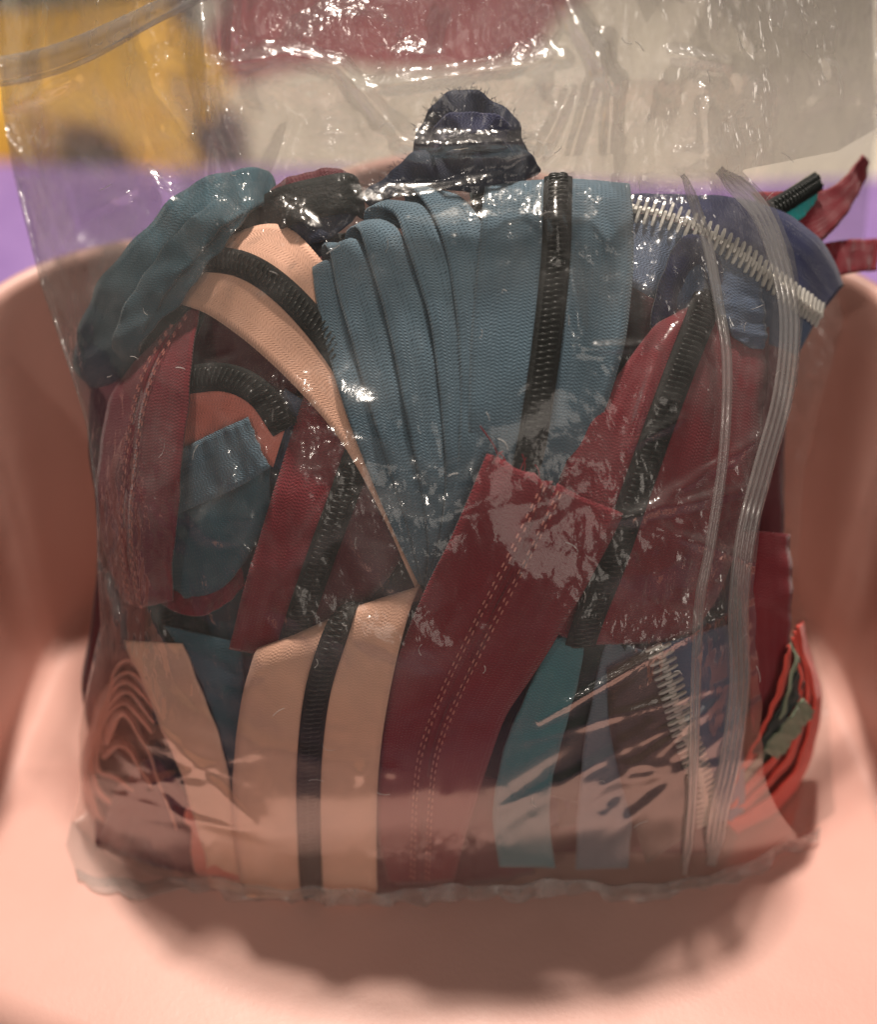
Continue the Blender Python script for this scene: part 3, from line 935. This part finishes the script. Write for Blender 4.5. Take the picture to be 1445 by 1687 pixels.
CREASES = [  # x0,y0,x1,y1,width px,height mm
    (330, 0, 345, 190, 10, 3), (345, 190, 335, 330, 10, 2.2), (345, 190, 400, 330, 8, 1.5), (385, 0, 380, 120, 7, 1.5),
    (480, 90, 560, 110, 9, 2), (560, 110, 665, 230, 9, 2.2), (350, 110, 480, 90, 8, 2), (590, 150, 930, 95, 8, 1.8),
    (0, 210, 60, 300, 9, 2.2), (10, 180, 120, 130, 9, 1.5), (60, 280, 110, 330, 18, 2.4), (105, 370, 230, 300, 9, 1.8), (230, 280, 280, 330, 12, 2),
    (930, 0, 1010, 140, 10, 3), (1010, 140, 1000, 300, 9, 1.6), (1000, 60, 930, 300, 7, 1.4), (870, 300, 940, 150, 7, 1.6),
    (660, 240, 890, 236, 9, 2.6), (650, 330, 870, 285, 8, 1.4), (470, 345, 540, 395, 10, 1.8), (430, 335, 480, 200, 9, 1.6),
    (915, 290, 920, 420, 12, 2.6), (940, 430, 960, 560, 8, 1.6), (960, 575, 1060, 570, 7, 1.4), (1060, 570, 1090, 400, 6, 1.6),
    (1035, 735, 1085, 580, 6, 2.0), (1085, 580, 1160, 480, 6, 1.2), (1030, 740, 1120, 690, 6, 1.2),
    (1110, 90, 1200, 105, 8, 1.6), (1160, 150, 1175, 330, 12, 1.6), (1100, 270, 1200, 260, 16, 1.8), (1050, 340, 1170, 330, 8, 1.2),
    (160, 930, 200, 1070, 10, 2.4), (200, 1070, 270, 1130, 10, 2.2), (270, 1130, 285, 1080, 8, 1.6), (240, 1000, 285, 1085, 8, 1.4),
    (150, 1200, 320, 1300, 9, 1.8), (260, 1150, 420, 1230, 10, 2.2), (420, 1230, 560, 1260, 8, 1.2), (190, 1230, 340, 1390, 12, 2.2), (300, 1270, 480, 1400, 12, 2.2),
    (340, 1390, 350, 1460, 7, 1.6), (150, 1450, 340, 1440, 9, 1.4), (250, 1420, 350, 1455, 8, 1.4),
    (830, 1290, 1000, 1170, 9, 1.8), (1000, 1170, 1110, 1060, 8, 1.6), (850, 1330, 1160, 1220, 12, 2.2), (1160, 1220, 1310, 1150, 9, 1.6), (840, 1400, 1200, 1310, 14, 2.2),
    (1000, 860, 1250, 800, 8, 1.4), (1050, 850, 1300, 690, 8, 1.6), (1060, 860, 1300, 950, 7, 1.2), (960, 1120, 1240, 930, 7, 1.6), (1180, 1230, 1300, 1120, 8, 1.6),
    (960, 1440, 1240, 1390, 12, 2.0), (1120, 1470, 1340, 1330, 10, 2.2), (640, 1440, 830, 1390, 16, 1.8), (700, 1470, 900, 1440, 10, 1.4),
    (750, 1160, 700, 1290, 10, .8), (800, 960, 700, 1060, 10, .6), (870, 870, 960, 820, 10, .7),
]
_cr = np.random.default_rng(33)
for _k in range(11):      # fine fans of folds gathered towards the two lower corners
    CREASES.append((_cr.uniform(1230, 1330), _cr.uniform(960, 1290), _cr.uniform(820, 1050), _cr.uniform(1150, 1430), _cr.uniform(3, 5), _cr.uniform(.8, 1.8)))
    CREASES.append((_cr.uniform(135, 200), _cr.uniform(1080, 1340), _cr.uniform(300, 520), _cr.uniform(1230, 1450), _cr.uniform(3, 5), _cr.uniform(.8, 1.8)))


def crumple(X, Y):
    cr = np.full(X.shape, 0.8)
    for (cx, cy, rx, ry, a) in TAUT:
        cr -= a * np.exp(-(((X - cx) / rx) ** 2 + ((Y - cy) / ry) ** 2) ** 1.5)
    cr *= 1 - 0.97 * np.clip((Y - 1060) / 170, 0, 1)
    cr += 0.45 * np.exp(-(((X - 740) / 80) ** 2 + ((Y - 1408) / 30) ** 2))
    cr += 0.3 * np.clip((320 - Y) / 120, 0, 1)
    return np.clip(cr, 0.02, 1.3)


def wrinkles(X, Y, seed, amp):
    r = np.random.default_rng(seed)
    w = np.zeros_like(X)
    for k in range(150):
        x = r.uniform(0, 1445); y = r.uniform(-80, 1480)
        an = r.uniform(0, math.pi); ln = r.uniform(25, 120)
        calm = 0.35 if (450 < x < 1000 and 400 < y < 1250) else 1.0
        w += seg_ridge(X, Y, x, y, x + math.cos(an) * ln, y + math.sin(an) * ln, r.uniform(9, 20)) * r.uniform(-.5, .8) * amp * calm
    for k in range(420):
        x = r.uniform(0, 1445); y = r.uniform(-80, 1480)
        an = r.uniform(0, math.pi); ln = r.uniform(10, 45)
        calm = 0.3 if (500 < x < 1000 and 420 < y < 1250) else 1.0
        w += seg_ridge(X, Y, x, y, x + math.cos(an) * ln, y + math.sin(an) * ln, r.uniform(7, 12)) * r.uniform(-.5, .7) * amp * calm
    wx = X + 22 * np.sin(Y / 61 + seed) + 12 * np.sin(X / 37 + Y / 83)
    wy = Y + 22 * np.sin(X / 53 + 2 * seed) + 12 * np.sin(Y / 41 - X / 97)
    fac = np.zeros_like(X)
    for k in range(9):
        an = r.uniform(0, math.pi); lam = r.uniform(38, 125); ph = r.uniform(0, 2)
        q = (wx * math.cos(an) + wy * math.sin(an)) / lam + ph
        fac += (np.abs((q % 2) - 1) - .5) * lam * 0.0040 * (0.5 + 0.5 * np.sin((wx * math.sin(an) - wy * math.cos(an)) / 150 + ph * 3))
    w += fac * amp * np.minimum(crumple(X, Y), 0.8) * 5.5 * (1 - 0.5 * np.clip((330 - Y) / 100, 0, 1))
    for k in range(10):
        f = r.uniform(-.012, .012, 2)
        w += np.sin(f[0] * X + f[1] * Y + r.uniform(0, 6)) * 0.35 * amp
    return w


TAUT = [  # where the film is pulled smooth over the tapes
    (900, 620, 150, 140, .45), (720, 560, 230, 230, .72), (450, 560, 150, 130, .5), (1080, 700, 110, 120, .4), (840, 1000, 160, 220, .55), (520, 1180, 160, 130, .5), (250, 1330, 200, 180, .3), (1050, 1330, 240, 180, .3), (740, 1290, 160, 100, .45)]
LE = np.array([(-150, -20), (60, -8), (190, 4), (300, 22), (480, 66), (620, 112), (720, 142), (850, 158), (950, 160), (1060, 165), (1150, 145), (1240, 130), (1350, 128), (1430, 108), (1500, 135)], float)
STRIP2 = [(1184, 280), (1197, 292), (1250, 345), (1284, 430), (1301, 530), (1290, 650), (1258, 770), (1230, 880), (1217, 1000), (1219, 1120), (1205, 1240), (1184, 1340), (1172, 1425)]
STRIP1 = [(1124, 288), (1134, 308), (1165, 400), (1184, 500), (1198, 600), (1192, 750), (1170, 900), (1152, 1000), (1146, 1150), (1140, 1320), (1128, 1440)]


def build_bag():
    org = np.array([0, 40, 0.5])
    root = thing('plastic_bag', 'crumpled clear zip top plastic bag packed with zippers', 'bag', org)
    nr, nc = 480, 430
    py = np.linspace(-150, 1488, nr)
    xl = np.interp(py, LE[:, 0], LE[:, 1]) if False else np.interp(py, LE[:, 0][np.argsort(LE[:, 0])], LE[:, 1][np.argsort(LE[:, 0])])
    # front sheet ends just past the ribbed strip, the back sheet runs on to the lip of the mouth
    s2 = np.array(STRIP2, float)
    xf = np.interp(py, [-150, 120, 200, 260] + list(s2[1:-1, 1]) + [1420, 1488], [1580, 1540, 1480, 1380] + list(s2[1:-1, 0] + np.interp(s2[1:-1, 1], [1000, 1240, 1345], [24, 44, 88])) + [1310, 1190])
    xf = xf + 5 * np.sin(py / 37) * np.clip((py - 1000) / 100, 0, 1) + 1.5 * np.sin(py / 11.7) * np.clip((py - 1000) / 100, 0, 1)
    xb = np.interp(py, [-150, 250, 400, 530, 800, 1000, 1200, 1380, 1488], [1580, 1440, 1425, 1392, 1325, 1312, 1365, 1376, 1200])
    # bottom edge line of the bag on the seat (photo y as a function of x)
    t = np.linspace(0, 1, nc)

    def base_y(x):
        return np.interp(x, [100, 150, 320, 480, 600, 720, 850, 1000, 1120, 1250, 1370], [1438, 1456, 1466, 1482, 1478, 1474, 1474, 1472, 1468, 1420, 1380]) + 4 * np.sin(x / 31) + 2.5 * np.sin(x / 12.3 + 1) + 5 * np.sin(x / 83)

    for side in ('front', 'back'):
        xr = xf if side == 'front' else xb
        X = xl[:, None] * (1 - t)[None] + xr[:, None] * t[None]
        V = (py + 150) / (1488 + 150)
        by = base_y(X[-1])
        Y = -150 + V[:, None] * (by + 150)[None, :]
        env = E(X, Y)
        dl = np.clip((X - xl[:, None]) / 90, 0, 1)
        edge = 1 - dl * dl * (3 - 2 * dl)
        wr = wrinkles(X, Y, 5 if side == 'front' else 9, 0.9) * (1 - 0.6 * np.clip((Y - 1050) / 200, 0, 1))
        for (x0, y0, x1, y1, w, h) in CREASES:
            wr = wr + seg_ridge(X, Y, x0, y0, x1, y1, w * (2.2 if y0 > 1040 else 1.5)) * h * (1.0 if side == 'front' else .45) * (0.30 if y0 > 1040 else 1.5 if y0 < 320 else 1.0)
        upper = np.clip((360 - Y) / 260, 0, 1); upper = upper * upper * (3 - 2 * upper)
        low = np.clip((Y - (by - 70)[None]) / 70, 0, 1)
        if side == 'front':
            d = env + 2.4 + np.maximum(wr, -1.2) * (1 + 1.5 * upper) * (1 - .8 * low) - 7 * edge
            d = d * (1 - low) + (d - 0) * low
        else:
            depth = 78 * (1 - 0.55 * upper) * (1 - edge) * (1 - low ** 2)
            env2 = np.maximum(env, 13 - 21 * 0.9 - 30)
            d = env + 2.4 - 7 * edge - depth + wr * 1.3
            mouth = np.clip((X - 950) / 480, 0, 1); mouth = mouth * mouth * (3 - 2 * mouth)
            d = d + mouth * 14 * np.clip((Y - 260) / 200, 0, 1)
        pts = P(X, Y, d, zmin=0.6)
        mb = MB(); mb.grid(pts)
        fo = mb.build('front_film' if side == 'front' else 'back_film', M_FILM, root, org)
        att = fo.data.attributes.new('crumple', 'FLOAT', 'POINT')
        att.data.foreach_set('value', crumple(X, Y).astype(np.float32).ravel())
        if side == 'front':
            fX, fY, fD = X, Y, d

    def on_front(x, y):
        i = np.abs(py - y).argmin()
        j = np.abs(fX[i] - x).argmin()
        return fD[i, j]

    for nm, line, wpx, ribs in (('zip_strip', STRIP2, 34, 4), ('zip_strip', STRIP1, 17, 2)):
        s = spline([(a, b, 0) for a, b in line], 160)
        T = np.gradient(s[:, :2], axis=0); T /= np.linalg.norm(T, axis=1)[:, None]
        nx = np.column_stack([T[:, 1], -T[:, 0]])
        k = ribs * 8 + 1
        tt = np.linspace(-.5, .5, k)
        q = np.linspace(0, 1, len(s)); wv = wpx * np.clip(np.minimum(q, 1 - q) / 0.04, 0.3, 1) ** .6
        X = s[:, 0][:, None] + nx[:, 0][:, None] * tt[None] * wv[:, None]
        Y = s[:, 1][:, None] + nx[:, 1][:, None] * tt[None] * wv[:, None]
        dd = E(X, Y) + 3.3
        h = 0.55 * np.abs(np.sin(tt * math.pi * ribs)) if ribs > 1 else 0.35 * (1 - (2 * tt) ** 2)
        p = P(X, Y, dd, 0.8)
        mb = MB()
        p2 = p + NRM * h[None, :, None]
        mb.slab(p2, np.broadcast_to(NRM, p2.shape), 0.35)
        mb.build(nm, M_STRIP, root, org)
    # puckered weld along the bottom
    xs = np.linspace(124, 1352, 260)
    yb_ = base_y(xs)
    tt = np.linspace(0, 1, 8)
    X = xs[:, None] + 5 * np.sin(xs / 9.0)[:, None] * tt[None]
    Y = (yb_ - 16)[:, None] + (24 + 5 * np.sin(xs / 27) + 3 * np.sin(xs / 8.3))[:, None] * tt[None]
    D = E(X, Y) + 2.6 + (1.3 * np.sin(xs / 14.0) + 0.8 * np.sin(xs / 6.1))[:, None] * tt[None]
    mb = MB(); p = P(X, Y, D, 0.5)
    mb.slab(p, np.broadcast_to(NRM, p.shape), 0.15)
    mb.build('seam', M_SEAM, root, org)
    # lint and stray fibres stuck to the film
    lr = np.random.default_rng(21)
    mb = MB()
    for k in range(60):
        x, y = lr.uniform(150, 1300), lr.uniform(60, 1400)
        i = np.abs(py - y).argmin(); j = np.abs(fX[i] - x).argmin()
        an = lr.uniform(0, 6.28); ln = lr.uniform(4, 14); bend = lr.uniform(-5, 5)
        q = np.array([(fX[i, j] + math.cos(an) * ln * t - math.sin(an) * bend * (1 - t * t), fY[i, j] + math.sin(an) * ln * t + math.cos(an) * bend * (1 - t * t)) for t in np.linspace(-1, 1, 6)])
        p = P(q[:, 0], q[:, 1], fD[i, j] + 0.25)
        mb.tube(p, lr.uniform(0.04, 0.075), 4)
    tag(mb.build('lint', M_LINT, root, org), kind='stuff')
    # rolled seam across the top
    for dy, wpx in ((4, 40), (30, 10)):
        s = spline([(-60, 118 + dy, 0), (60, 98 + dy, 0), (150, 66 + dy, 0), (250, 22 + dy * .6, 0), (360, -30 + dy * .3, 0)], 90)
        tt = np.linspace(-.5, .5, 7)
        X = np.repeat(s[:, 0][:, None], 7, 1); Y = s[:, 1][:, None] + tt[None] * wpx
        p = P(X, Y, E(X, Y) + 6 + 1.0 * (1 - (2 * tt) ** 2)[None] + 0.5 * np.sin(X / 17 + dy))
        mb = MB(); mb.slab(p, np.broadcast_to(NRM, p.shape), 0.2)
        mb.build('seam', M_SEAM, root, org)
    return root


build_bag()
